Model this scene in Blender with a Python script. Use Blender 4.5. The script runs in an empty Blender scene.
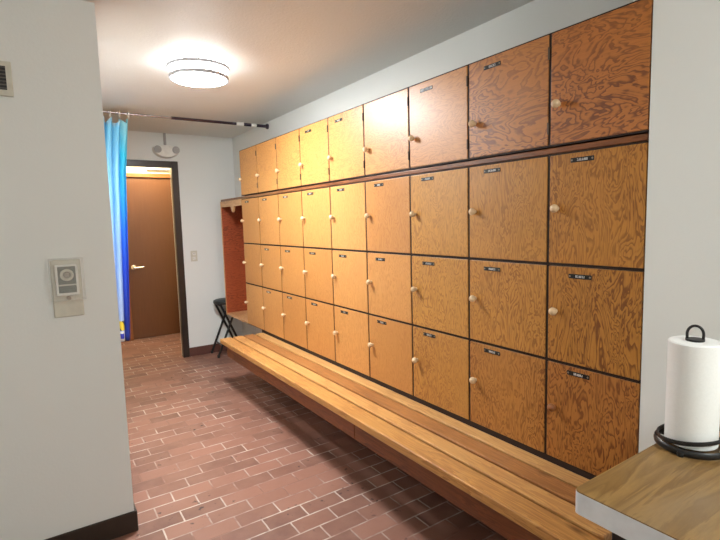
import bpy, bmesh, math, random
from mathutils import Vector, Matrix

random.seed(7)
scene = bpy.context.scene
COL = scene.collection
PI = math.pi

# ------------------------------------------------------------------ helpers
def link(o, parent=None):
    COL.objects.link(o)
    if parent is not None:
        o.parent = parent
    return o

def thing(name, label, cat, loc=(0, 0, 0), group=None, rotz=0.0):
    o = bpy.data.objects.new(name, None)
    o.empty_display_size = 0.05
    o.location = loc
    o.rotation_euler = (0, 0, rotz)
    link(o)
    return tag(o, label, cat, group)

def tag(o, label, cat, group=None):
    o['label'] = label
    o['category'] = cat
    if group:
        o['group'] = group
    return o

def obj(name, bm, mat, parent=None, smooth=False, loc=None, label=None):
    bmesh.ops.recalc_face_normals(bm, faces=bm.faces[:])
    me = bpy.data.meshes.new(name)
    bm.to_mesh(me)
    bm.free()
    mats = mat if isinstance(mat, (list, tuple)) else [mat]
    for m in mats:
        me.materials.append(m)
    if smooth:
        for p in me.polygons:
            p.use_smooth = True
        try:
            me.set_sharp_from_angle(angle=math.radians(40))
        except Exception:
            pass
    o = bpy.data.objects.new(name, me)
    link(o, parent)
    if loc is not None:
        o.location = loc
    if label:
        o['label'] = label
    return o

def struct(name, bm, mat, smooth=False):
    o = obj(name, bm, mat, None, smooth)
    o['kind'] = 'structure'
    return o

def add_box(bm, x0, x1, y0, y1, z0, z1, bevel=0.0, seg=1, mi=0):
    vs = [bm.verts.new((x, y, z)) for x in (x0, x1) for y in (y0, y1) for z in (z0, z1)]
    idx = [(0, 1, 3, 2), (4, 6, 7, 5), (0, 4, 5, 1), (2, 3, 7, 6), (0, 2, 6, 4), (1, 5, 7, 3)]
    fs = [bm.faces.new([vs[i] for i in f]) for f in idx]
    for f in fs:
        f.material_index = mi
    if bevel > 0:
        es = list({e for f in fs for e in f.edges})
        r = bmesh.ops.bevel(bm, geom=es, offset=bevel, segments=seg, affect='EDGES', profile=0.5)
        for f in r['faces']:
            f.material_index = mi
    return bm

def box(*a, **k):
    bm = bmesh.new()
    return add_box(bm, *a, **k)

def add_lathe(bm, prof, seg=32, center=(0, 0, 0), axis='Z', mi=0):
    """prof: list of (radius, height)."""
    rings = []
    for r, h in prof:
        ring = []
        if r < 1e-6:
            ring = [(0, 0, h)]
        else:
            for i in range(seg):
                a = 2 * PI * i / seg
                ring.append((r * math.cos(a), r * math.sin(a), h))
        out = []
        for p in ring:
            if axis == 'X':
                p = (p[2], p[0], p[1])
            elif axis == 'Y':
                p = (p[1], p[2], p[0])
            out.append(bm.verts.new((p[0] + center[0], p[1] + center[1], p[2] + center[2])))
        rings.append(out)
    for a, b in zip(rings[:-1], rings[1:]):
        if len(a) == 1 and len(b) == 1:
            continue
        for i in range(seg):
            j = (i + 1) % seg
            if len(a) == 1:
                f = bm.faces.new((a[0], b[j], b[i]))
            elif len(b) == 1:
                f = bm.faces.new((a[i], a[j], b[0]))
            else:
                f = bm.faces.new((a[i], a[j], b[j], b[i]))
            f.material_index = mi
    return bm

def lathe(*a, **k):
    bm = bmesh.new()
    return add_lathe(bm, *a, **k)

def add_tube(bm, pts, r, seg=12, closed=False, ry=None, up=None):
    """sweep an (optionally flattened) round section along pts"""
    pts = [Vector(p) for p in pts]
    n = len(pts)
    ry = ry or r
    rings = []
    prev_n = None
    for i, p in enumerate(pts):
        if closed:
            t = pts[(i + 1) % n] - pts[(i - 1) % n]
        elif i == 0:
            t = pts[1] - pts[0]
        elif i == n - 1:
            t = pts[-1] - pts[-2]
        else:
            t = (pts[i + 1] - p).normalized() + (p - pts[i - 1]).normalized()
        t.normalize()
        if up is not None:
            nn = Vector(up)
        elif prev_n is None:
            nn = Vector((0, 0, 1)) if abs(t.z) < 0.9 else Vector((1, 0, 0))
        else:
            nn = prev_n
        nn = (nn - t * nn.dot(t))
        if nn.length < 1e-6:
            nn = t.orthogonal()
        nn.normalize()
        prev_n = nn
        b = t.cross(nn)
        rings.append([bm.verts.new(p + nn * (math.cos(2 * PI * k / seg) * ry) + b * (math.sin(2 * PI * k / seg) * r)) for k in range(seg)])
    m = n if closed else n - 1
    for i in range(m):
        a, b = rings[i], rings[(i + 1) % n]
        for k in range(seg):
            l = (k + 1) % seg
            bm.faces.new((a[k], a[l], b[l], b[k]))
    if not closed:
        bm.faces.new(rings[0])
        bm.faces.new(rings[-1])
    return bm

def tube(*a, **k):
    bm = bmesh.new()
    return add_tube(bm, *a, **k)

# ------------------------------------------------------------------ materials
class NT:
    def __init__(self, name):
        self.m = bpy.data.materials.new(name)
        self.m.use_nodes = True
        self.t = self.m.node_tree
        self.n = self.t.nodes
        self.bsdf = self.n['Principled BSDF']
    def add(self, typ, **inp):
        nd = self.n.new(typ)
        for k, v in inp.items():
            if hasattr(nd, k) and k not in nd.inputs:
                setattr(nd, k, v)
            else:
                nd.inputs[k.replace('_', ' ') if k.replace('_', ' ') in nd.inputs else k].default_value = v
        return nd
    def link(self, a, b):
        self.t.links.new(a, b)
    def math(self, op, a, b=None):
        nd = self.n.new('ShaderNodeMath')
        nd.operation = op
        for i, v in enumerate((a, b)):
            if v is None:
                continue
            if hasattr(v, 'is_linked'):
                self.link(v, nd.inputs[i])
            else:
                nd.inputs[i].default_value = v
        return nd.outputs[0]
    def mix(self, fac, a, b, blend='MIX'):
        nd = self.n.new('ShaderNodeMix')
        nd.data_type = 'RGBA'
        nd.blend_type = blend
        for s, v in ((nd.inputs[0], fac), (nd.inputs[6], a), (nd.inputs[7], b)):
            if hasattr(v, 'is_linked'):
                self.link(v, s)
            elif isinstance(v, (int, float)):
                s.default_value = v
            else:
                s.default_value = (*v, 1)
        return nd.outputs[2]
    def ramp(self, fac, stops, interp='LINEAR'):
        nd = self.n.new('ShaderNodeValToRGB')
        nd.color_ramp.interpolation = interp
        e = nd.color_ramp.elements
        while len(e) < len(stops):
            e.new(0.5)
        for el, (p, c) in zip(e, stops):
            el.position = p
            el.color = (*c, 1) if len(c) == 3 else c
        self.link(fac, nd.inputs[0])
        return nd.outputs[0]
    def coords(self, scale=(1, 1, 1), loc=(0, 0, 0), kind='Object'):
        tc = self.n.new('ShaderNodeTexCoord')
        mp = self.n.new('ShaderNodeMapping')
        mp.inputs['Scale'].default_value = scale
        mp.inputs['Location'].default_value = loc
        self.link(tc.outputs[kind], mp.inputs['Vector'])
        return mp.outputs[0]
    def noise(self, vec, scale, detail=2.0, rough=0.5, dist=0.0):
        nd = self.n.new('ShaderNodeTexNoise')
        self.link(vec, nd.inputs['Vector'])
        nd.inputs['Scale'].default_value = scale
        nd.inputs['Detail'].default_value = detail
        nd.inputs['Roughness'].default_value = rough
        nd.inputs['Distortion'].default_value = dist
        return nd.outputs['Fac']
    def bump(self, h, strength=0.2, dist=0.01):
        nd = self.n.new('ShaderNodeBump')
        nd.inputs['Strength'].default_value = strength
        nd.inputs['Distance'].default_value = dist
        self.link(h, nd.inputs['Height'])
        self.link(nd.outputs[0], self.bsdf.inputs['Normal'])
    def color(self, c):
        if hasattr(c, 'is_linked'):
            self.link(c, self.bsdf.inputs['Base Color'])
        else:
            self.bsdf.inputs['Base Color'].default_value = (*c, 1)
    def set(self, **k):
        for a, v in k.items():
            self.bsdf.inputs[a.replace('_', ' ')].default_value = v

def srgb(r, g, b):
    f = lambda c: ((c / 255 + 0.055) / 1.055) ** 2.4 if c > 10 else c / 255 / 12.92
    return (f(r), f(g), f(b))

def plain(name, c, rough=0.5, metal=0.0, var=0.06, scale=30, **k):
    """a procedural coat: base colour with a faint mottling"""
    n = NT(name)
    v = n.coords()
    f = n.noise(v, scale, 3)
    lo = tuple(x * (1 - var) for x in c)
    hi = tuple(min(1, x * (1 + var)) for x in c)
    n.color(n.ramp(f, [(0.3, lo), (0.7, hi)]))
    n.set(Roughness=rough, Metallic=metal, **k)
    return n.m

def wall_paint(name, c, bump=0.12, scale=90, rough=0.6):
    n = NT(name)
    v = n.coords()
    f = n.noise(v, 1.3, 3)
    n.color(n.ramp(f, [(0.3, tuple(x * 0.975 for x in c)), (0.7, c)]))
    n.set(Roughness=rough)
    n.bump(n.noise(v, scale, 3, 0.6), bump, 0.004)
    return n.m

M = {}
M['wall'] = wall_paint('painted_wall', srgb(229, 232, 229))
M['ceiling'] = wall_paint('textured_ceiling', srgb(222, 222, 217), bump=0.6, scale=70, rough=0.55)
M['cream'] = wall_paint('cream_wall', srgb(236, 226, 200))

def brick_floor():
    n = NT('brick_paver_floor')
    v = n.coords(loc=(0.645 + 0.105, -2.281, 0))
    wob = n.noise(v, 9, 2)
    wv = n.n.new('ShaderNodeVectorMath'); wv.operation = 'MULTIPLY_ADD'
    nz = n.n.new('ShaderNodeTexNoise'); n.link(v, nz.inputs['Vector']); nz.inputs['Scale'].default_value = 14
    n.link(nz.outputs['Color'], wv.inputs[0]); wv.inputs[1].default_value = (0.006, 0.006, 0); n.link(v, wv.inputs[2])
    def br(ms):
        b = n.n.new('ShaderNodeTexBrick')
        n.link(wv.outputs[0], b.inputs['Vector'])
        b.offset = 0.5
        b.inputs['Scale'].default_value = 1.0
        b.inputs['Brick Width'].default_value = 0.209
        b.inputs['Row Height'].default_value = 0.106
        b.inputs['Mortar Size'].default_value = ms
        b.inputs['Mortar Smooth'].default_value = 0.4
        b.inputs['Bias'].default_value = 0.0
        return b
    b = br(0.0048)
    b.inputs['Color1'].default_value = (*srgb(148, 103, 86), 1)
    b.inputs['Color2'].default_value = (*srgb(108, 72, 60), 1)
    b.inputs['Mortar'].default_value = (*srgb(140, 100, 86), 1)
    # worn, blotchy faces
    blot = n.noise(v, 5.5, 5, 0.6)
    c = n.mix(n.ramp(blot, [(0.35, (0, 0, 0)), (0.72, (0.55, 0.55, 0.55))]), b.outputs['Color'], srgb(154, 114, 98))
    # joints: mostly pale grout, worn away in places
    worn = n.noise(v, 2.2, 4, 0.65)
    grout = n.mix(n.ramp(worn, [(0.43, (0, 0, 0)), (0.62, (1, 1, 1))]), srgb(134, 94, 80), srgb(198, 186, 175))
    c = n.mix(b.outputs['Fac'], c, grout)
    # dark chips
    chip = n.noise(v, 26, 2, 0.5)
    big = n.noise(v, 3.1, 2, 0.5)
    cf = n.math('MULTIPLY', n.ramp(chip, [(0.64, (0, 0, 0)), (0.72, (1, 1, 1))]), n.ramp(big, [(0.52, (0, 0, 0)), (0.6, (1, 1, 1))]))
    c = n.mix(cf, c, srgb(62, 40, 34))
    n.color(c)
    n.set(Roughness=0.5)
    h = n.math('SUBTRACT', n.math('MULTIPLY', n.noise(v, 60, 4), 0.25), n.math('MULTIPLY', b.outputs['Fac'], 0.8))
    n.bump(h, 0.35, 0.006)
    return n.m
M['floor'] = brick_floor()

def plywood(name, seed, light, dark, along='Z', figure=1.0, contrast=0.8, rough=0.3, spec=0.5):
    """rotary-cut fir: contour lines of a stretched height field"""
    n = NT(name)
    s = {'Z': (1, 1, 0.28), 'Y': (1, 0.42, 1), 'X': (0.25, 1, 1.3)}[along]
    rnd = random.Random(seed)
    v = n.coords(scale=s, loc=(rnd.uniform(-50, 50), rnd.uniform(-50, 50), rnd.uniform(-50, 50)))
    f = n.noise(v, 9.5 * figure, 3.5, 0.6, 0.6)
    wob = n.noise(v, 55, 2)
    hh = n.math('ADD', n.math('MULTIPLY', f, 15.0), n.math('MULTIPLY', wob, 1.0))
    fr = n.math('FRACT', hh)
    mask = n.ramp(fr, [(0.0, (0, 0, 0)), (0.45, (0.10, 0.10, 0.10)), (0.72, (0.85, 0.85, 0.85)), (0.90, (1, 1, 1)), (1.0, (0, 0, 0))])
    zone = n.noise(v, 2.0, 2)
    k = n.math('MULTIPLY', mask, n.ramp(zone, [(0.32, (0.35,) * 3), (0.62, (1, 1, 1))]))
    k = n.math('MINIMUM', n.math('MULTIPLY', k, contrast), 1.0)
    c = n.mix(k, light, dark)
    vf = n.coords(scale=(260, 260, 9) if along == 'Z' else (260, 9, 260), loc=(seed, seed * 2, 0))
    fine = n.noise(vf, 1.0, 2)
    c = n.mix(n.ramp(fine, [(0.45, (0, 0, 0)), (0.8, (0.28,) * 3)]), c, dark)
    tone = n.noise(v, 0.9, 1)
    c = n.mix(n.ramp(tone, [(0.35, (0, 0, 0)), (0.7, (0.22,) * 3)]), c, tuple(x * 0.72 for x in light))
    n.color(c)
    n.set(Roughness=rough)
    n.bsdf.inputs['Specular IOR Level'].default_value = spec
    n.bump(n.noise(v, 45, 2), 0.08, 0.002)
    return n.m

def lumber(name, light, dark, along='Y', rough=0.32, seed=1, knots=True):
    n = NT(name)
    ob = n.coords(loc=(seed * 3.1, seed * 7.7, seed))
    s = (9, 0.7, 9) if along == 'Y' else (0.7, 9, 9)
    v = n.coords(scale=s, loc=(seed * 3.1, seed * 7.7, seed))
    f = n.noise(v, 2.2, 4, 0.55, 0.35)
    fr = n.math('FRACT', n.math('MULTIPLY', f, 9.0))
    mask = n.ramp(fr, [(0.0, (0, 0, 0)), (0.7, (0.8,) * 3), (0.9, (1, 1, 1)), (1, (0, 0, 0))])
    zone = n.noise(ob, 2.3, 2)
    k = n.math('MULTIPLY', mask, n.ramp(zone, [(0.3, (0.25,) * 3), (0.7, (0.95,) * 3)]))
    c = n.mix(k, light, dark)
    if knots:
        vo = n.n.new('ShaderNodeTexVoronoi')
        n.link(n.coords(scale=(5.5, 2.0, 5.5), loc=(seed, seed * 1.3, 0)), vo.inputs['Vector'])
        vo.inputs['Scale'].default_value = 1.0
        c = n.mix(n.ramp(vo.outputs['Distance'], [(0.03, (0.85,) * 3), (0.10, (0, 0, 0))]), c, tuple(x * 0.45 for x in dark))
    n.color(c)
    n.set(Roughness=rough)
    n.bump(n.noise(v, 12, 3), 0.08, 0.002)
    return n.m

M['carcass'] = plain('dark_cabinet_edge', srgb(38, 20, 13), 0.7)
M['knob'] = plain('pale_wood_knob', srgb(214, 186, 148), 0.35)
M['knob_brown'] = plain('brown_stained_knob', srgb(142, 88, 50), 0.4)
M['plate'] = plain('black_plate', srgb(22, 20, 20), 0.35)
M['white_letter'] = plain('white_lettering', srgb(225, 225, 222), 0.5)
M['hinge'] = plain('dark_bronze', srgb(84, 66, 52), 0.5, 0.5)
M['steel'] = plain('dull_steel', srgb(150, 140, 128), 0.35, 0.9)
M['ledge'] = lumber('ledge_wood', srgb(134, 82, 46), srgb(82, 44, 22), seed=5, knots=False)
M['redply'] = plywood('red_plywood', 91, srgb(170, 82, 46), srgb(96, 36, 16), along='X', figure=1.1, contrast=0.9, rough=0.45)
M['tan'] = lumber('tan_wood', srgb(214, 170, 120), srgb(170, 118, 72), seed=9, knots=False)
M['black'] = plain('black_enamel', srgb(20, 20, 22), 0.4)
M['black_vinyl'] = plain('black_vinyl', srgb(34, 38, 38), 0.45)
M['white_plastic'] = plain('white_plastic', srgb(232, 232, 226), 0.35)
M['grey_plastic'] = plain('grey_plastic', srgb(166, 166, 164), 0.4)
M['beige_plastic'] = plain('beige_plastic', srgb(206, 203, 188), 0.45)
M['trim_dark'] = plain('dark_brown_trim', srgb(50, 40, 35), 0.3)
M['base_dark'] = plain('dark_vinyl_base', srgb(48, 36, 27), 0.4)
M['base_red'] = plain('brown_vinyl_base', srgb(98, 62, 54), 0.45)
M['frame_brown'] = plain('brown_frame_paint', srgb(142, 84, 40), 0.4)
M['chrome'] = plain('satin_nickel', srgb(226, 212, 196), 0.25, 0.85)
M['paper'] = plain('paper_towel', srgb(240, 241, 240), 0.9, var=0.02, scale=200)
M['edge_band'] = plain('white_laminate_edge', srgb(236, 242, 248), 0.35)

def door_paint():
    n = NT('brown_door_veneer')
    v = n.coords(scale=(14, 1, 0.8))
    f = n.noise(v, 4, 4)
    n.color(n.ramp(f, [(0.2, srgb(98, 60, 33)), (0.8, srgb(106, 66, 37))]))
    n.set(Roughness=0.4)
    return n.m
M['door'] = door_paint()

# ------------------------------------------------------------------ measures (metres)
L = 5.463            # face of the far wall
H = 2.417            # ceiling height
WX = 0.27            # wall behind the lockers
YW = 2.452           # face of the partition at the camera's left
PX = -1.385          # free end of that partition
YV = 6.737           # far wall of the vestibule
YR = 0.818           # end of the locker bank at the white wall

# ------------------------------------------------------------------ room shell
struct('floor', box(-3.0, 0.6, -2.6, 7.0, -0.1, 0.0), M['floor'])
struct('ceiling', box(-3.0, 0.6, -2.6, 7.0, H, H + 0.1), M['ceiling'])
struct('wall_right', box(WX, 0.42, YR - 0.003, L, 0, H), M['wall'])
struct('wall_right_near', box(0.0, 0.42, -2.5, YR - 0.003, 0, H), M['wall'])
bm = box(-2.9, PX, YW, L, 0, H)
struct('wall_left', bm, M['wall'])
struct('wall_left_near', box(-3.0, -2.9, -2.5, YW, 0, H), M['wall'])
struct('wall_back', box(-3.0, 0.42, -2.6, -2.5, 0, H), M['wall'])
# far wall with a doorway: opening x -1.17..-0.402, z 0..2.04
DX0, DX1, DZ = -1.17, -0.402, 2.074
bm = bmesh.new()
add_box(bm, PX, DX0 - 0.0, L, L + 0.12, 0, H)
add_box(bm, DX1, 0.42, L, L + 0.12, 0, H)
add_box(bm, DX0, DX1, L, L + 0.12, DZ, H)
struct('wall_far', bm, M['wall'])
# door frame (dark) of the doorway
bm = bmesh.new()
fw = 0.055
add_box(bm, DX1 - 0.012, DX1 + fw, L - 0.016, L + 0.05, 0, DZ + 0.054, 0.004)
add_box(bm, DX0 - fw, DX0 + 0.012, L - 0.016, L + 0.05, 0, DZ + 0.054, 0.004)
add_box(bm, DX0 + 0.012, DX1 - 0.012, L - 0.016, L + 0.05, DZ - 0.012, DZ + 0.054, 0.004)
struct('trim_1', bm, M['trim_dark'])
# vestibule beyond the doorway
bm = bmesh.new()
add_box(bm, -1.50, -1.40, L + 0.12, YV + 0.1, 0, H)
add_box(bm, 0.32, 0.42, L + 0.12, YV + 0.1, 0, H)
BX0, BX1, BZ = -0.72, 0.10, 2.066     # brown door
add_box(bm, -1.40, BX0 - 0.05, YV, YV + 0.1, 0, H)
add_box(bm, BX1 + 0.05, 0.32, YV, YV + 0.1, 0, H)
add_box(bm, BX0 - 0.05, BX1 + 0.05, YV, YV + 0.1, BZ + 0.055, H)
struct('wall_vestibule', bm, M['cream'])
bm = bmesh.new()
add_box(bm, BX0 - 0.05, BX0, YV - 0.015, YV + 0.1, 0, BZ + 0.055, 0.003)
add_box(bm, BX1, BX1 + 0.05, YV - 0.015, YV + 0.1, 0, BZ + 0.055, 0.003)
add_box(bm, BX0, BX1, YV - 0.015, YV + 0.1, BZ + 0.004, BZ + 0.055, 0.003)
struct('trim_2', bm, M['frame_brown'])
d = struct('door_1', box(BX0 + 0.003, BX1 - 0.003, YV + 0.012, YV + 0.056, 0.008, BZ, 0.002), M['door'])
d['label'] = 'flat brown door with a lever handle beyond the doorway'
d['category'] = 'door'
hx, hz = -0.655, 0.93
bm = lathe([(0, 0), (0.034, 0), (0.034, -0.008), (0.026, -0.016), (0.014, -0.02), (0.012, -0.052), (0, -0.054)], 24, (hx, YV + 0.012, hz), 'Y')
add_tube(bm, [(hx, YV - 0.038, hz), (hx + 0.03, YV - 0.04, hz), (hx + 0.07, YV - 0.04, hz - 0.004), (hx + 0.115, YV - 0.038, hz + 0.004)], 0.009, 12, ry=0.012)
obj('door_handle', bm, M['chrome'], d, True, label='satin metal lever handle')
bm = box(-0.43, -0.12, YV - 0.055, YV - 0.0, 2.160, 2.200, 0.012, 3)
o = obj('door_closer', bm, M['grey_plastic'])
tag(o, 'grey door closer body on the cream wall above the brown door', 'door closer')
struct('baseboard_vestibule', box(-1.40, BX0 - 0.05, YV - 0.01, YV, 0, 0.1, 0.003), M['base_dark'])
struct('baseboard_far', box(DX1 + fw, WX, L - 0.01, L, 0, 0.098, 0.003), M['base_red'])
bm = bmesh.new()
add_box(bm, -2.9, PX + 0.012, YW - 0.012, YW, 0, 0.102, 0.003)
add_box(bm, PX, PX + 0.012, YW, L, 0, 0.102, 0.003)
struct('baseboard_left', bm, M['base_dark'])
struct('baseboard_right', box(WX - 0.01, WX, 1.0, L - 0.012, 0, 0.098, 0.003), M['base_red'])

# ------------------------------------------------------------------ lockers
EDGES = [YR + 0.001, 1.185] + [1.185 + 0.42013 * i for i in range(1, 9)]   # right to left
ROWS = [(1.7175, 2.1414), (1.2635, 1.6880), (0.8776, 1.2635), (0.4716, 0.8776)]
NO_PLATE = {(0, 0), (0, 3), (0, 6), (0, 7), (0, 8), (2, 8), (3, 8)}
ORD = ['first', 'second', 'third', 'fourth', 'fifth', 'sixth', 'seventh', 'eighth', 'ninth']
ROWN = ['top row', 'second row down', 'third row down', 'bottom row']
GAP = 0.0062
DT = 0.019

LIGHT = srgb(214, 158, 92); DARK = srgb(150, 88, 38)
def door_mat(r, c):
    rnd = random.Random(r * 31 + c * 7 + 3)
    near = max(0.0, 1 - c / 3.2)
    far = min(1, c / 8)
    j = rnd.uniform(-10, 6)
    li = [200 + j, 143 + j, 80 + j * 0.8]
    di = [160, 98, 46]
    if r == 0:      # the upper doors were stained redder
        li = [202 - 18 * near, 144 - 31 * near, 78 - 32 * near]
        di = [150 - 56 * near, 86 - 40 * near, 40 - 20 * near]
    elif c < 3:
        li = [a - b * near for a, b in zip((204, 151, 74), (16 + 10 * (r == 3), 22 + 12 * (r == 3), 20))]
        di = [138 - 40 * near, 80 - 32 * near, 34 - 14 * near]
    along = 'Z'
    if r == 0:
        along = 'Y'
    con = {(0, 0): 1.0, (0, 1): 1.3, (0, 2): 0.45, (1, 0): 0.75, (1, 1): 0.6, (1, 2): 0.6, (2, 0): 1.0, (2, 1): 0.9, (2, 2): 0.8, (3, 0): 1.2, (3, 1): 1.1, (3, 2): 0.9}.get((r, c), 0.85 - 0.42 * far)
    if r > 0 and c in (3, 4, 5):
        con *= 0.8
    fig = {0: 0.72 if c == 1 else 0.9}.get(r, 1.45)
    return plywood('fir_plywood_door', 100 + r * 17 + c * 5, srgb(*[min(255, max(0, q)) for q in li]), srgb(*di), along, fig, con, 0.36 if r else 0.41, 0.5 if r else 0.7)

def letters_bm(w, h, seed):
    """small raised marks like the worn stick-on letters on the plates"""
    rnd = random.Random(seed)
    bm = bmesh.new()
    n = rnd.choice([5, 6, 6, 7])
    lw = 0.0062
    x = -n * lw / 2
    for i in range(n):
        y0 = x + i * lw
        hh = h * 0.24
        st = 0.0013
        k = rnd.randrange(4)
        X0, X1 = -0.0008, 0.0
        add_box(bm, X0, X1, y0, y0 + st, -hh, hh)
        if k in (0, 2):
            add_box(bm, X0, X1, y0, y0 + lw * 0.72, hh - st, hh)
        if k in (0, 1, 3):
            add_box(bm, X0, X1, y0, y0 + lw * 0.72, -hh, -hh + st)
        if k in (2, 3):
            add_box(bm, X0, X1, y0 + lw * 0.72 - st, y0 + lw * 0.72, -hh, hh)
        if k in (1, 2):
            add_box(bm, X0, X1, y0, y0 + lw * 0.6, -st / 2, st / 2)
    return bm

def knob_bm():
    pr = [(0, 0), (0.0085, 0), (0.007, -0.004), (0.0075, -0.0075)]
    for i in range(1, 13):
        q = math.radians(150 - 150 * i / 12)
        pr.append((0.0160 * math.sin(q), -0.0205 - 0.0145 * math.cos(q)))
    pr[-1] = (0, -0.035)
    return lathe(pr, 22, axis='X')

for r, (z0, z1) in enumerate(ROWS):
    for c in range(9):
        y0, y1 = EDGES[c], EDGES[c + 1]
        w, h = y1 - y0, z1 - z0
        plated = (r, c) not in NO_PLATE
        place = 'next to the white side wall' if c == 0 else ('at the far end above the cubby' if (c == 8 and r == 0) else ('beside the open cubby' if c == 8 else ORD[c] + ' from the white side wall'))
        lab = 'plywood locker %s, %s, %s' % ('with a black name plate' if plated else 'without a name plate', ROWN[r], place)
        t = thing('locker', lab, 'locker', (0, (y0 + y1) / 2, z0), 'plywood lockers along the wall')
        a = w / 2 - 0.0005
        bm = bmesh.new()      # open-fronted carcass
        X0, X1, th = DT + 0.001, WX - 0.004, 0.016
        zz = h - 0.001
        add_box(bm, X0, X1, -a, -a + th, 0, zz)
        add_box(bm, X0, X1, a - th, a, 0, zz)
        add_box(bm, X0, X1, -a + th, a - th, 0, th)
        add_box(bm, X0, X1, -a + th, a - th, zz - th, zz)
        add_box(bm, X1 - 0.006, X1, -a + th, a - th, th, zz - th)
        g0 = GAP if r else 0.006
        fg = GAP - 0.0008      # dark strips added in the door gaps to paint their shade
        if c:
            add_box(bm, 0.0035, X0, -a, -w / 2 + fg, 0, zz)
        gr = GAP if c else 0.0015
        add_box(bm, 0.0035, X0, w / 2 - fg, a, 0, zz)
        add_box(bm, 0.0035, X0, -w / 2 + gr, w / 2 - fg, 0, g0 - 0.0012)
        add_box(bm, 0.0035, X0, -w / 2 + gr, w / 2 - fg, h - GAP + 0.0012, zz)
        obj('body', bm, M['carcass'], t)
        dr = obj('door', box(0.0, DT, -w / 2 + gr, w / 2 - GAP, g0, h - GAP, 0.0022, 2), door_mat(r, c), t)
        kz = (0.152, 0.2165, 0.2034, 0.2204)[r]
        obj('knob', knob_bm(), M['knob_brown'] if (r, c) == (3, 0) else M['knob'], dr, True, loc=(0.0, w / 2 - 0.041, kz), label='round brown stained knob' if (r, c) == (3, 0) else 'round pale wooden knob')
        if plated:
            pz = h - (0.046, 0.033, 0.040, 0.0306)[r]
            py = w / 2 - 0.094 - 0.046
            p = obj('name_plate', box(-0.0022, 0, -0.046, 0.046, -0.0085, 0.0085, 0.0008), M['plate'], dr, loc=(0, py, pz), label='small black name plate')
            lb = letters_bm(0.09, 0.018, r * 11 + c)
            bmesh.ops.translate(lb, verts=lb.verts[:], vec=(-0.0021, 0, 0))
            obj('lettering', lb, M['white_letter'], p)
            for sy in (-0.040, 0.040):
                obj('screw', lathe([(0.0038, -0.0021), (0.0034, -0.0034), (0, -0.004)], 10, (0, sy, 0), 'X'), M['steel'], p)
        if r == 0:
            for hz_ in ((0.07, h - 0.075) if c else ()):
                bm = box(-0.002, 0.016, -0.0035, 0.0035, -0.022, 0.022, 0.001)
                add_lathe(bm, [(0, -0.022), (0.004, -0.022), (0.004, 0.022), (0, 0.022)], 10, (-0.001, 0, 0))
                obj('hinge', bm, M['hinge'], dr, loc=(0, -w / 2 + 0.004, hz_))

# ledge between the two upper rows, running on over the cubby
CY1 = 5.172
o = obj('ledge_board', box(0.002, WX - 0.004, YR + 0.002, CY1, 1.6895, 1.7115, 0.003, 2), M['ledge'])
tag(o, 'long brown wooden ledge between the top and second rows of lockers', 'ledge')

# open cubby at the far end
cy0 = EDGES[-1] + 0.001
t = thing('open_cubby', 'tall open wooden cubby without a door at the far end of the lockers', 'cubby', (0, (cy0 + CY1) / 2, 0.4716))
ca = (CY1 - cy0) / 2
ch = 1.6885 - 0.4716
obj('side_panel', box(0, WX - 0.004, ca - 0.019, ca, 0.0, ch), M['redply'], t)
obj('side_panel', box(0.02, WX - 0.004, -ca, -ca + 0.012, 0.0, ch), M['redply'], t)
obj('back_panel', box(WX - 0.011, WX - 0.004, -ca + 0.012, ca - 0.019, 0.02, ch), M['redply'], t)
obj('shelf', box(0.0, WX - 0.011, -ca + 0.012, ca - 0.019, 0.0, 0.02), M['tan'], t)
obj('header_rail', box(0.0, 0.02, -ca + 0.001, ca - 0.019, ch - 0.058, ch), M['tan'], t)
obj('top_panel', box(0.02, WX - 0.011, -ca + 0.012, ca - 0.019, ch - 0.018, ch), M['redply'], t)
obj('edge_strip', box(-0.004, 0.0, ca - 0.019, ca, 0.0, ch), M['tan'], t)
bm = bmesh.new()
prof = [(-0.05, 0), (0.05, 0), (0.034, -0.022), (0.02, -0.05), (0, -0.062), (-0.02, -0.05), (-0.034, -0.022)]
f0 = [bm.verts.new((0.0, y, z)) for y, z in prof]
f1 = [bm.verts.new((0.02, y, z)) for y, z in prof]
bm.faces.new(f0); bm.faces.new(f1)
for i in range(len(prof)):
    j = (i + 1) % len(prof)
    bm.faces.new((f0[i], f0[j], f1[j], f1[i]))
obj('peg_bracket', bm, M['tan'], t, loc=(0, 4.82 - (cy0 + CY1) / 2, ch - 0.058))

# ------------------------------------------------------------------ bench
BZ0, BY0, BY1 = 0.452, 0.77, 4.185
t = thing('bench', 'long varnished plank bench running below the plywood lockers', 'bench', (0, 0, 0))
tones = [((202, 150, 86), (146, 92, 46)), ((210, 160, 98), (160, 104, 56)), ((172, 118, 68), (122, 76, 40)), ((206, 160, 102), (160, 110, 62))]
xs = [(-0.394, -0.294), (-0.279, -0.194), (-0.181, -0.089), (-0.075, 0.003)]
for i, ((x0, x1), (li, di)) in enumerate(zip(xs, tones)):
    m = lumber('bench_plank', srgb(*li), srgb(*di), seed=20 + i * 3)
    obj('plank', box(x0, x1, BY0 + 0.004 * i, BY1 - 0.006 * i, BZ0 - 0.04, BZ0, 0.005, 2), m, t)
ap = lumber('bench_apron_wood', srgb(134, 78, 44), srgb(84, 42, 22), seed=31, knots=False)
obj('apron', box(-0.345, -0.318, BY0 + 0.03, 2.10, 0.292, BZ0 - 0.041, 0.003), ap, t)
obj('apron', box(-0.345, -0.318, 2.103, BY1 - 0.03, 0.292, BZ0 - 0.041, 0.003), ap, t)
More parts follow.
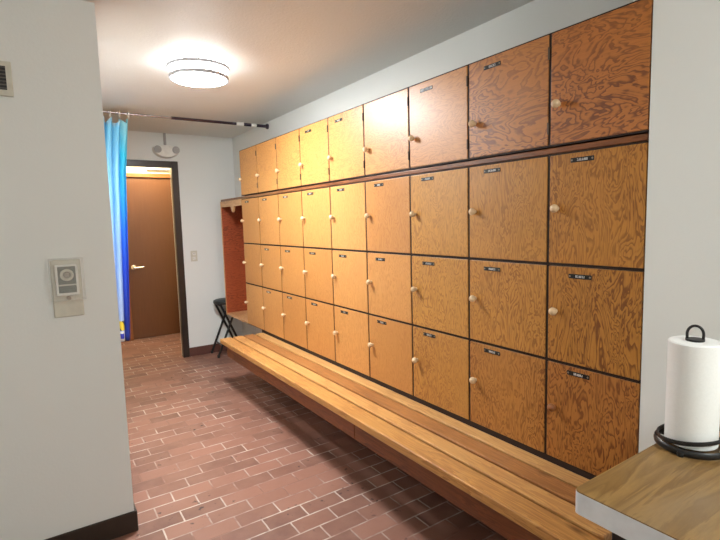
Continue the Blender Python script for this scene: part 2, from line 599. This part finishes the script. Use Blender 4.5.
for y in (0.95, 1.75, 2.55, 3.35, 4.0):     # brackets out of sight behind the apron
    bm = bmesh.new()
    pr = [(-0.317, BZ0 - 0.041), (0.003, BZ0 - 0.041), (0.003, 0.20), (-0.04, 0.20), (-0.317, BZ0 - 0.10)]
    f0 = [bm.verts.new((x, y - 0.019, z)) for x, z in pr]
    f1 = [bm.verts.new((x, y + 0.019, z)) for x, z in pr]
    bm.faces.new(f0); bm.faces.new(f1)
    for i in range(5):
        j = (i + 1) % 5
        bm.faces.new((f0[i], f0[j], f1[j], f1[i]))
    obj('bracket', bm, M['carcass'], t)

o = obj('strip_shade_panel', box(0.0045, 0.022, YR + 0.004, EDGES[-1] - 0.35, 0.0, 0.4705), M['carcass'])  # dark strip above the bench; unseen lower part added to cut bounce light
tag(o, 'thin dark strip above the bench, with an added light-blocking panel below', 'shade panel')

# ------------------------------------------------------------------ folding stool
SX, SY = 0.045, 5.322
t = thing('folding_stool', 'black folding stool with a round seat beside the open cubby', 'stool', (SX, SY, 0))
obj('seat', lathe([(0, 0.575), (0.125, 0.575), (0.133, 0.582), (0.136, 0.597), (0.132, 0.61), (0.115, 0.618), (0, 0.62)], 40), M['black_vinyl'], t, True)
def uframe(s, dy):
    a = -0.15 * s
    b = 0.088 * s
    return tube([(a, dy, 0.012), (b, dy, 0.568), (b, -dy, 0.568), (a, -dy, 0.012)], 0.0125, 10)
obj('leg_frame', uframe(1, 0.121), M['black'], t, True)
obj('leg_frame', uframe(-1, 0.098), M['black'], t, True)
bm = bmesh.new()
for x, dy in ((-0.15, 0.121), (-0.15, -0.121), (0.15, 0.098), (0.15, -0.098)):
    add_lathe(bm, [(0, 0), (0.014, 0), (0.014, 0.03), (0, 0.032)], 12, (x, dy, 0))
obj('foot_caps', bm, M['black_vinyl'], t, True)
obj('crossbar', tube([(-0.1, -0.121, 0.13), (-0.1, 0.121, 0.13)], 0.008, 8), M['black'], t, True)

# ------------------------------------------------------------------ ceiling light
def emission(name, c, s):
    n = NT(name)
    n.color((0.9, 0.9, 0.9))
    n.bsdf.inputs['Emission Color'].default_value = (*c, 1)
    n.bsdf.inputs['Emission Strength'].default_value = s
    return n.m
LX, LY = -0.775, 3.06
M['glow'] = emission('lit_diffuser', (0.97, 0.99, 1.0), 235.0)
M['glow_side'] = emission('lit_diffuser_side', (0.98, 0.99, 1.0), 21.0)
t = thing('ceiling_light', 'round flush ceiling light with two thin metal rings, switched on', 'ceiling light', (LX, LY, H))
bm = lathe([(0.10, 0.0), (0.158, -0.004), (0.158, -0.080)], 64, mi=0)
add_lathe(bm, [(0.158, -0.080), (0.15, -0.092), (0.11, -0.106), (0.05, -0.113), (0, -0.114)], 64, mi=1)
obj('diffuser', bm, [M['glow_side'], M['glow']], t, True)
def ring(rad, z, tr, th):
    return lathe([(rad - tr, z - th), (rad, z - th), (rad + 0.002, z), (rad, z + th), (rad - tr, z + th), (rad - tr, z - th)], 64)
M['ring'] = plain('brushed_nickel_ring', srgb(170, 170, 176), 0.45, 0.2)
obj('ring', ring(0.180, -0.026, 0.02, 0.009), M['ring'], t, True)
obj('ring', ring(0.172, -0.082, 0.013, 0.010), M['ring'], t, True)

# ------------------------------------------------------------------ curtain rod and curtain
CRY, CRZ = 4.459, 2.374
t = thing('curtain_rod', 'thin dark metal curtain rod spanning the passage below the ceiling', 'curtain rod', (0, CRY, CRZ))
M['rod_dark'] = plain('dark_metal_rod', srgb(78, 68, 82), 0.25, 0.8)
M['rod_pale'] = plain('pale_metal_rod', srgb(176, 168, 170), 0.25, 0.8)
obj('rod', tube([(PX + 0.012, 0, 0), (-0.60, 0, 0)], 0.0085, 14), M['rod_pale'], t, True)
obj('rod', tube([(-0.62, 0, 0), (-0.035, 0, 0)], 0.0125, 14), M['rod_dark'], t, True)
obj('collar', lathe([(0, -0.045), (0.0175, -0.045), (0.0175, 0.025), (0, 0.025)], 20, axis='X'), M['white_plastic'], t, True, label='white plastic collar')
obj('rod', tube([(0.02, 0, 0), (0.252, 0, 0)], 0.0145, 14), M['rod_dark'], t, True)
obj('sticker', lathe([(0.0147, 0.10), (0.0152, 0.101), (0.0152, 0.150), (0.0147, 0.151)], 20, axis='X'), M['white_plastic'], t, True, label='white sticker on the rod')
obj('end_flange', lathe([(0, 0.25), (0.024, 0.252), (0.026, 0.2695), (0, 0.2695)], 24, axis='X'), M['rod_dark'], t, True)
obj('end_flange', lathe([(0, PX + 0.03), (0.024, PX + 0.028), (0.026, PX + 0.0005), (0, PX + 0.0005)], 24, axis='X'), M['rod_pale'], t, True)

def curtain_mat():
    n = NT('printed_curtain_fabric')
    tc = n.n.new('ShaderNodeTexCoord')
    sp = n.n.new('ShaderNodeSeparateXYZ')
    n.link(tc.outputs['UV'], sp.inputs[0])
    u, v = sp.outputs[0], sp.outputs[1]
    vn = n.n.new('ShaderNodeMapping')
    n.link(tc.outputs['UV'], vn.inputs['Vector'])
    vn.inputs['Scale'].default_value = (22, 1.4, 1)
    st = n.noise(vn.outputs[0], 1.0, 3)
    # printed sea: turquoise above, paler water below
    body = n.ramp(v, [(0.10, srgb(158, 182, 226)), (0.45, srgb(146, 186, 234)), (0.66, srgb(154, 214, 248)), (0.97, srgb(136, 214, 244)), (1.0, srgb(214, 238, 246))])
    streak = n.ramp(v, [(0.25, srgb(130, 160, 214)), (0.6, srgb(72, 154, 218)), (1.0, srgb(36, 150, 206))])
    c = n.mix(n.ramp(st, [(0.48, (0, 0, 0)), (0.64, (0.85,) * 3)]), body, streak)
    hem = n.ramp(v, [(0.08, srgb(16, 44, 140)), (0.34, srgb(14, 62, 196)), (0.5, srgb(8, 96, 220)), (0.66, srgb(20, 150, 226)), (0.84, srgb(40, 184, 220)), (1.0, srgb(150, 216, 232))])
    c = n.mix(n.ramp(u, [(0.842, (0, 0, 0)), (0.872, (1, 1, 1))]), c, hem)
    # printed border at the bottom: yellow and black patch, white band with blue squares
    vb = n.n.new('ShaderNodeMapping')
    n.link(tc.outputs['UV'], vb.inputs['Vector'])
    band = n.math('MULTIPLY', n.math('LESS_THAN', v, 0.046), n.math('LESS_THAN', u, 0.85))
    sq = n.math('MULTIPLY', n.math('GREATER_THAN', n.math('FRACT', n.math('MULTIPLY', u, 9.0)), 0.5), n.math('MULTIPLY', n.math('GREATER_THAN', v, 0.012), n.math('LESS_THAN', v, 0.036)))
    c = n.mix(band, c, n.mix(sq, srgb(226, 230, 240), srgb(50, 60, 180)))
    b2 = n.math('MULTIPLY', n.math('MULTIPLY', n.math('GREATER_THAN', v, 0.05), n.math('LESS_THAN', v, 0.094)), n.math('LESS_THAN', u, 0.85))
    ck = n.math('GREATER_THAN', n.math('FRACT', n.math('ADD', n.math('MULTIPLY', u, 8.0), n.math('MULTIPLY', v, 10))), 0.55)
    c = n.mix(b2, c, n.mix(ck, srgb(34, 34, 30), srgb(226, 202, 60)))
    n.color(c)
    n.set(Roughness=0.6)
    return n.m

def curtain_bm():
    bm = bmesh.new()
    uvl = bm.loops.layers.uv.new('UVMap')
    NU, NV = 150, 40
    zt, zb = 2.335, 0.500
    # top: hangs from x=-1.36 to -0.955; bottom gathered at -1.37..-1.06
    def pos(i, j):
        u = i / NU
        v = j / NV
        s = 1 - v
        xr = -0.955 - 0.045 * min(1, s / 0.25) - 0.062 * max(0, (s - 0.25) / 0.75)
        xl = -1.365
        x = xl + (xr - xl) * u + 0.010 * math.sin(2 * PI * 7.5 * u + 2.1)
        amp = 0.034 - 0.006 * s
        y = amp * math.sin(2 * PI * 7.5 * u + 0.5 * math.sin(3 * s)) + 0.006 * math.sin(19 * u + 4 * s)
        z = zb + (zt - zb) * v
        if v > 0.9:
            z -= (v - 0.9) / 0.1 * 0.045 * (0.5 - 0.5 * math.cos(2 * PI * 6 * u)) ** 1.2
        return (x, CRY + y, z)
    g = [[bm.verts.new(pos(i, j)) for j in range(NV + 1)] for i in range(NU + 1)]
    for i in range(NU):
        for j in range(NV):
            f = bm.faces.new((g[i][j], g[i + 1][j], g[i + 1][j + 1], g[i][j + 1]))
            for lp, (a, b) in zip(f.loops, ((i, j), (i + 1, j), (i + 1, j + 1), (i, j + 1))):
                lp[uvl].uv = (a / NU, b / NV)
    return bm
t = thing('shower_curtain', 'blue printed fabric curtain bunched at one end of the rod', 'curtain', (0, 0, 0))
o = obj('fabric', curtain_bm(), curtain_mat(), t, True)
md = o.modifiers.new('thick', 'SOLIDIFY'); md.thickness = 0.0025
for k in range(7):
    xx = -1.362 + (0.404) * k / 6
    a = [(xx, CRY + 0.021 * math.sin(q), CRZ - 0.006 + (0.022 if math.cos(q) > 0 else 0.034) * math.cos(q)) for q in [2 * PI * i / 20 for i in range(20)]]
    obj('curtain_ring', tube(a, 0.0035, 8, True), M['white_plastic'], t, True, label='white curtain ring')

# ------------------------------------------------------------------ emergency light over the doorway
EX, EZ = -0.464, 2.225
t = thing('emergency_light', 'white twin-head emergency light above the doorway', 'emergency light', (EX, L, EZ))
bm = bmesh.new()
N = 28
out = []
for i in range(N + 1):
    a = PI + PI * i / N
    out.append((0.130 * math.cos(a), 0.020 + 0.088 * math.sin(a)))
out += [(0.124, 0.040), (0.09, 0.052), (0.05, 0.062), (-0.05, 0.062), (-0.09, 0.052), (-0.124, 0.040)]
lv = []
for y, s in ((-0.001, 1.0), (-0.05, 1.0), (-0.072, 0.9)):
    lv.append([bm.verts.new((x * s, y, (z) * s)) for x, z in out])
for A, Bq in zip(lv[:-1], lv[1:]):
    for i in range(len(out)):
        j = (i + 1) % len(out)
        bm.faces.new((A[i], A[j], Bq[j], Bq[i]))
bm.faces.new(lv[0]); bm.faces.new(lv[-1])
obj('housing', bm, M['white_plastic'], t, True)
for s in (-1, 1):
    hd = obj('lamp_head', lathe([(0, -0.066), (0.030, -0.066), (0.036, -0.080), (0.037, -0.09), (0.031, -0.093), (0, -0.089)], 28, (0, 0, 0), 'Y'), M['grey_plastic'], t, True, loc=(s * 0.090, 0, 0.012), label='round grey lamp head')
obj('conduit', box(-0.012, 0.012, -0.024, -0.001, 0.052, H - EZ - 0.001, 0.004, 2), M['grey_plastic'], t, label='grey conduit up to the ceiling')

# outlet
t = thing('wall_outlet', 'white wall outlet between the dark doorway and the cubby', 'outlet', (-0.234, L, 1.112))
obj('cover_plate', box(-0.035, 0.035, -0.006, -0.0005, -0.058, 0.058, 0.003, 2), M['beige_plastic'], t)
for zc in (-0.024, 0.024):
    bm = box(-0.016, 0.016, -0.008, -0.0061, zc - 0.014, zc + 0.014, 0.0008)
    sk = obj('socket', bm, M['white_plastic'], t)
    bm = bmesh.new()
    add_box(bm, -0.008, -0.005, -0.0086, -0.0081, zc - 0.004, zc + 0.008)
    add_box(bm, 0.005, 0.008, -0.0086, -0.0081, zc - 0.004, zc + 0.008)
    obj('slots', bm, M['plate'], sk)

# ------------------------------------------------------------------ thermostat under a clear guard
TX, TZ = -1.577, 1.222
t = thing('wall_thermostat', 'wall thermostat with a round dial under a clear plastic guard', 'thermostat', (TX, YW, TZ))
obj('base_plate', box(-0.057, 0.055, -0.014, -0.0005, -0.150, 0.098, 0.004, 2), M['beige_plastic'], t)
obj('control_body', box(-0.043, 0.043, -0.034, -0.0145, -0.056, 0.078, 0.005, 2), M['white_plastic'], t)
pn = obj('dark_panel', box(-0.033, 0.033, -0.0365, -0.0345, -0.043, 0.070, 0.001), plain('grey_panel', srgb(92, 94, 86), 0.4), t)
obj('divider', box(-0.033, 0.033, -0.0385, -0.0366, -0.012, -0.006), M['beige_plastic'], pn)
dl = obj('dial', lathe([(0.014, -0.0375), (0.0255, -0.0375), (0.0255, -0.042), (0.022, -0.044), (0.0175, -0.043), (0.014, -0.0375)], 36, (0, 0, 0.034), 'Y'), M['beige_plastic'], t, True, label='round dial')
obj('dial_center', lathe([(0, -0.042), (0.010, -0.041), (0.0135, -0.0372), (0, -0.0372)], 28, (0, 0, 0.034), 'Y'), M['steel'], dl, True)
def clear_plastic():
    n = NT('clear_plastic')
    n.color((0.93, 0.94, 0.90))
    n.set(Roughness=0.08, IOR=1.3)
    n.bsdf.inputs['Transmission Weight'].default_value = 0.0
    n.bsdf.inputs['Alpha'].default_value = 0.10
    return n.m
bm = bmesh.new()
x0, x1, z0, z1, y0, y1 = -0.064, 0.064, -0.074, 0.106, -0.062, -0.0005
th = 0.003
add_box(bm, x0, x1, y0, y0 + th, z0, z1, 0.001)
add_box(bm, x0, x0 + th, y0 + th, y1, z0, z1)
add_box(bm, x1 - th, x1, y0 + th, y1, z0, z1)
add_box(bm, x0 + th, x1 - th, y0 + th, y1, z1 - th, z1)
add_box(bm, x0 + th, x1 - th, y0 + th, y1, z0, z0 + th)
obj('guard', bm, clear_plastic(), t, label='clear plastic guard')
obj('lock', lathe([(0, -0.072), (0.008, -0.072), (0.009, -0.063), (0, -0.063)], 18, (0.0, 0, -0.062), 'Y'), M['steel'], t, True)

# wall vent at the left edge
t = thing('wall_vent', 'beige wall vent with dark slots high on the near partition', 'vent', (-1.83, YW, 2.053))
obj('frame', box(-0.13, 0.127, -0.012, -0.0005, -0.068, 0.068, 0.003, 2), M['beige_plastic'], t)
bm = box(-0.095, 0.107, -0.0128, -0.0121, -0.044, 0.048)
obj('slots', bm, M['plate'], t, label='dark slots')
bm = bmesh.new()
for k in range(7):
    z = -0.04 + 0.0135 * k
    add_box(bm, -0.095, 0.107, -0.0155, -0.0129, z, z + 0.004)
obj('louver', bm, plain('vent_louver', srgb(86, 80, 72), 0.5), t)

# ------------------------------------------------------------------ counter with the paper towels
CH = 0.88
CX, CYE = -0.779, 0.567
def laminate():
    n = NT('wood_grain_laminate')
    v = n.coords(scale=(0.8, 7, 1), loc=(3, 1, 0))
    f = n.noise(v, 3.2, 5, 0.6, 0.6)
    fr = n.math('FRACT', n.math('MULTIPLY', f, 4.0))
    c = n.mix(n.ramp(fr, [(0, (0, 0, 0)), (0.75, (0.8,) * 3), (1, (0, 0, 0))]), srgb(150, 118, 70), srgb(110, 80, 42))
    cl = n.noise(n.coords(scale=(2, 4, 1)), 2.2, 3)
    c = n.mix(n.ramp(cl, [(0.45, (0, 0, 0)), (0.7, (0.6,) * 3)]), c, srgb(134, 112, 84))
    n.color(c)
    n.set(Roughness=0.38)
    return n.m
t = thing('counter', 'white edged counter with a wood grain laminate top in the near corner', 'counter', (0, 0, 0))
def slab(z0, z1, inset, rad=0.014):
    bm = bmesh.new()
    a, b = CX + inset, CYE - inset
    pts = [(-0.001, -1.2), (-0.001, b), (a + rad, b)]
    for i in range(1, 8):
        q = PI / 2 + (PI / 2) * i / 8
        pts.append((a + rad + rad * math.cos(q), b - rad + rad * math.sin(q)))
    pts += [(a, b - rad), (a, -1.2)]
    lo = [bm.verts.new((x, y, z0)) for x, y in pts]
    hi = [bm.verts.new((x, y, z1)) for x, y in pts]
    bm.faces.new(lo); bm.faces.new(hi)
    for i in range(len(pts)):
        j = (i + 1) % len(pts)
        bm.faces.new((lo[i], lo[j], hi[j], hi[i]))
    return bm
obj('slab', slab(CH - 0.050, CH - 0.0025, 0.0), M['edge_band'], t, label='white edge of the counter')
obj('laminate_top', slab(CH - 0.0024, CH, 0.0005), laminate(), t, label='brown wood grain laminate top')
bm = box(-0.74, -0.70, 0.44, 0.505, 0.0, CH - 0.0505, 0.003)
obj('leg', bm, M['black'], t, label='black counter leg')
obj('leg', box(-0.74, -0.70, -1.14, -1.08, 0.0, CH - 0.0505, 0.003), M['black'], t)

RX, RY = -0.377, 0.510
t = thing('paper_towel_holder', 'black metal paper towel holder standing on the laminate counter', 'paper towel holder', (RX, RY, CH))
def hoop(rad, z0, tilt, ang, zoff=0):
    pts = []
    for i in range(56):
        q = 2 * PI * i / 56
        pts.append((rad * math.cos(q), rad * math.sin(q), z0 + tilt * math.cos(q - ang)))
    return pts
vd = math.atan2(RY - 0.0, RX + 1.6806)      # direction camera -> roll, used only to set the hoops' lean
obj('base_ring', tube(hoop(0.075, 0.010, 0.0, 0), 0.0035, 8, True, ry=0.0085, up=(0, 0, 1)), M['black'], t, True)
obj('tension_ring', tube(hoop(0.0705, 0.033, 0.011, vd - PI / 2), 0.0030, 8, True, ry=0.0055, up=(0, 0, 1)), M['black'], t, True)
for a in (vd + PI - 0.25, vd + 0.9, vd - 1.2):
    obj('foot', lathe([(0, 0), (0.007, 0), (0.0085, 0.006), (0.007, 0.012), (0, 0.013)], 14, (0.075 * math.cos(a), 0.075 * math.sin(a), 0)), M['black'], t, True)
obj('base_bar', tube([(-0.075, 0, 0.006), (0.075, 0, 0.006)], 0.005, 8), M['black'], t, True)
obj('rod', tube([(0, 0, 0.006), (0, 0, 0.269)], 0.006, 12), M['black'], t, True)
obj('cap_disc', lathe([(0, 0.2655), (0.02, 0.2655), (0.02, 0.270), (0, 0.271)], 24), M['black'], t, True)
lp = []
perp = (-math.sin(vd), math.cos(vd))
lp.append((perp[0] * 0.016, perp[1] * 0.016, 0.269))
for i in range(21):
    q = PI * i / 20
    lp.append((perp[0] * 0.0165 * math.cos(q), perp[1] * 0.0165 * math.cos(q), 0.281 + 0.0205 * math.sin(q)))
lp.append((-perp[0] * 0.016, -perp[1] * 0.016, 0.269))
obj('loop_handle', tube(lp, 0.0032, 10), M['black'], t, True)
th_ = vd - PI / 2 - 0.15
ax, ay = 0.069 * math.cos(th_), 0.069 * math.sin(th_)
obj('tension_arm', tube([(ax * 1.06, ay * 1.06, 0.016), (ax * 1.06, ay * 1.06, 0.13), (ax * 0.98, ay * 0.98, 0.15)], 0.004, 10), M['black'], t, True)

t = thing('paper_towel_roll', 'white paper towel roll standing upright on the black holder', 'paper towel roll', (RX, RY, CH + 0.0125))
ro, ri, hr = 0.0555, 0.0195, 0.2525
obj('roll', lathe([(ri, 0), (ro - 0.002, 0), (ro, 0.002), (ro, hr - 0.003), (ro - 0.003, hr), (ri, hr), (ri, 0)], 72), M['paper'], t, True)
obj('core', lathe([(ri - 0.002, 0.001), (ri - 0.0003, 0.001), (ri - 0.0003, hr - 0.001), (ri - 0.002, hr - 0.001), (ri - 0.002, 0.001)], 40), plain('cardboard_core', srgb(170, 140, 104), 0.8), t, True, label='cardboard core')

# ------------------------------------------------------------------ lights
def point(name, loc, e, c, r):
    l = bpy.data.lights.new(name, 'POINT')
    l.energy = e; l.color = c; l.shadow_soft_size = r
    o = bpy.data.objects.new(name, l); o.location = loc
    COL.objects.link(o)
    return o
point('vestibule_lamp', (-0.45, 6.42, 2.33), 38, (1.0, 0.86, 0.62), 0.07)
point('near_lamp', (-0.65, -1.2, 2.2), 64, (0.97, 1.0, 0.98), 0.16)

w = bpy.data.worlds.new('World')
scene.world = w
w.use_nodes = True
w.node_tree.nodes['Background'].inputs[0].default_value = (0.02, 0.02, 0.02, 1)

# ------------------------------------------------------------------ camera
cam = bpy.data.cameras.new('camera')
cam.sensor_fit = 'HORIZONTAL'
cam.sensor_width = 36.0
cam.lens = 486.551 / 720 * 36.0
cam.clip_start = 0.02
co = bpy.data.objects.new('camera', cam)
COL.objects.link(co)
yaw, pitch, roll = 0.5873, -0.1018, -0.0267
cy, sy = math.cos(yaw), math.sin(yaw)
f = Vector((sy * math.cos(pitch), cy * math.cos(pitch), math.sin(pitch)))
r = Vector((cy, -sy, 0)); u = r.cross(f)
r2 = math.cos(roll) * r + math.sin(roll) * u
u2 = -math.sin(roll) * r + math.cos(roll) * u
mw = Matrix((r2, u2, -f)).transposed().to_4x4()
mw.translation = Vector((-1.68058, 0.0, 1.4550))
co.matrix_world = mw
scene.camera = co

vs = scene.view_settings
scene.display_settings.display_device = 'sRGB'
vs.view_transform = 'Standard'
vs.look = 'None'
vs.gamma = 1.0
vs.exposure = 0.18
vs.use_curve_mapping = False
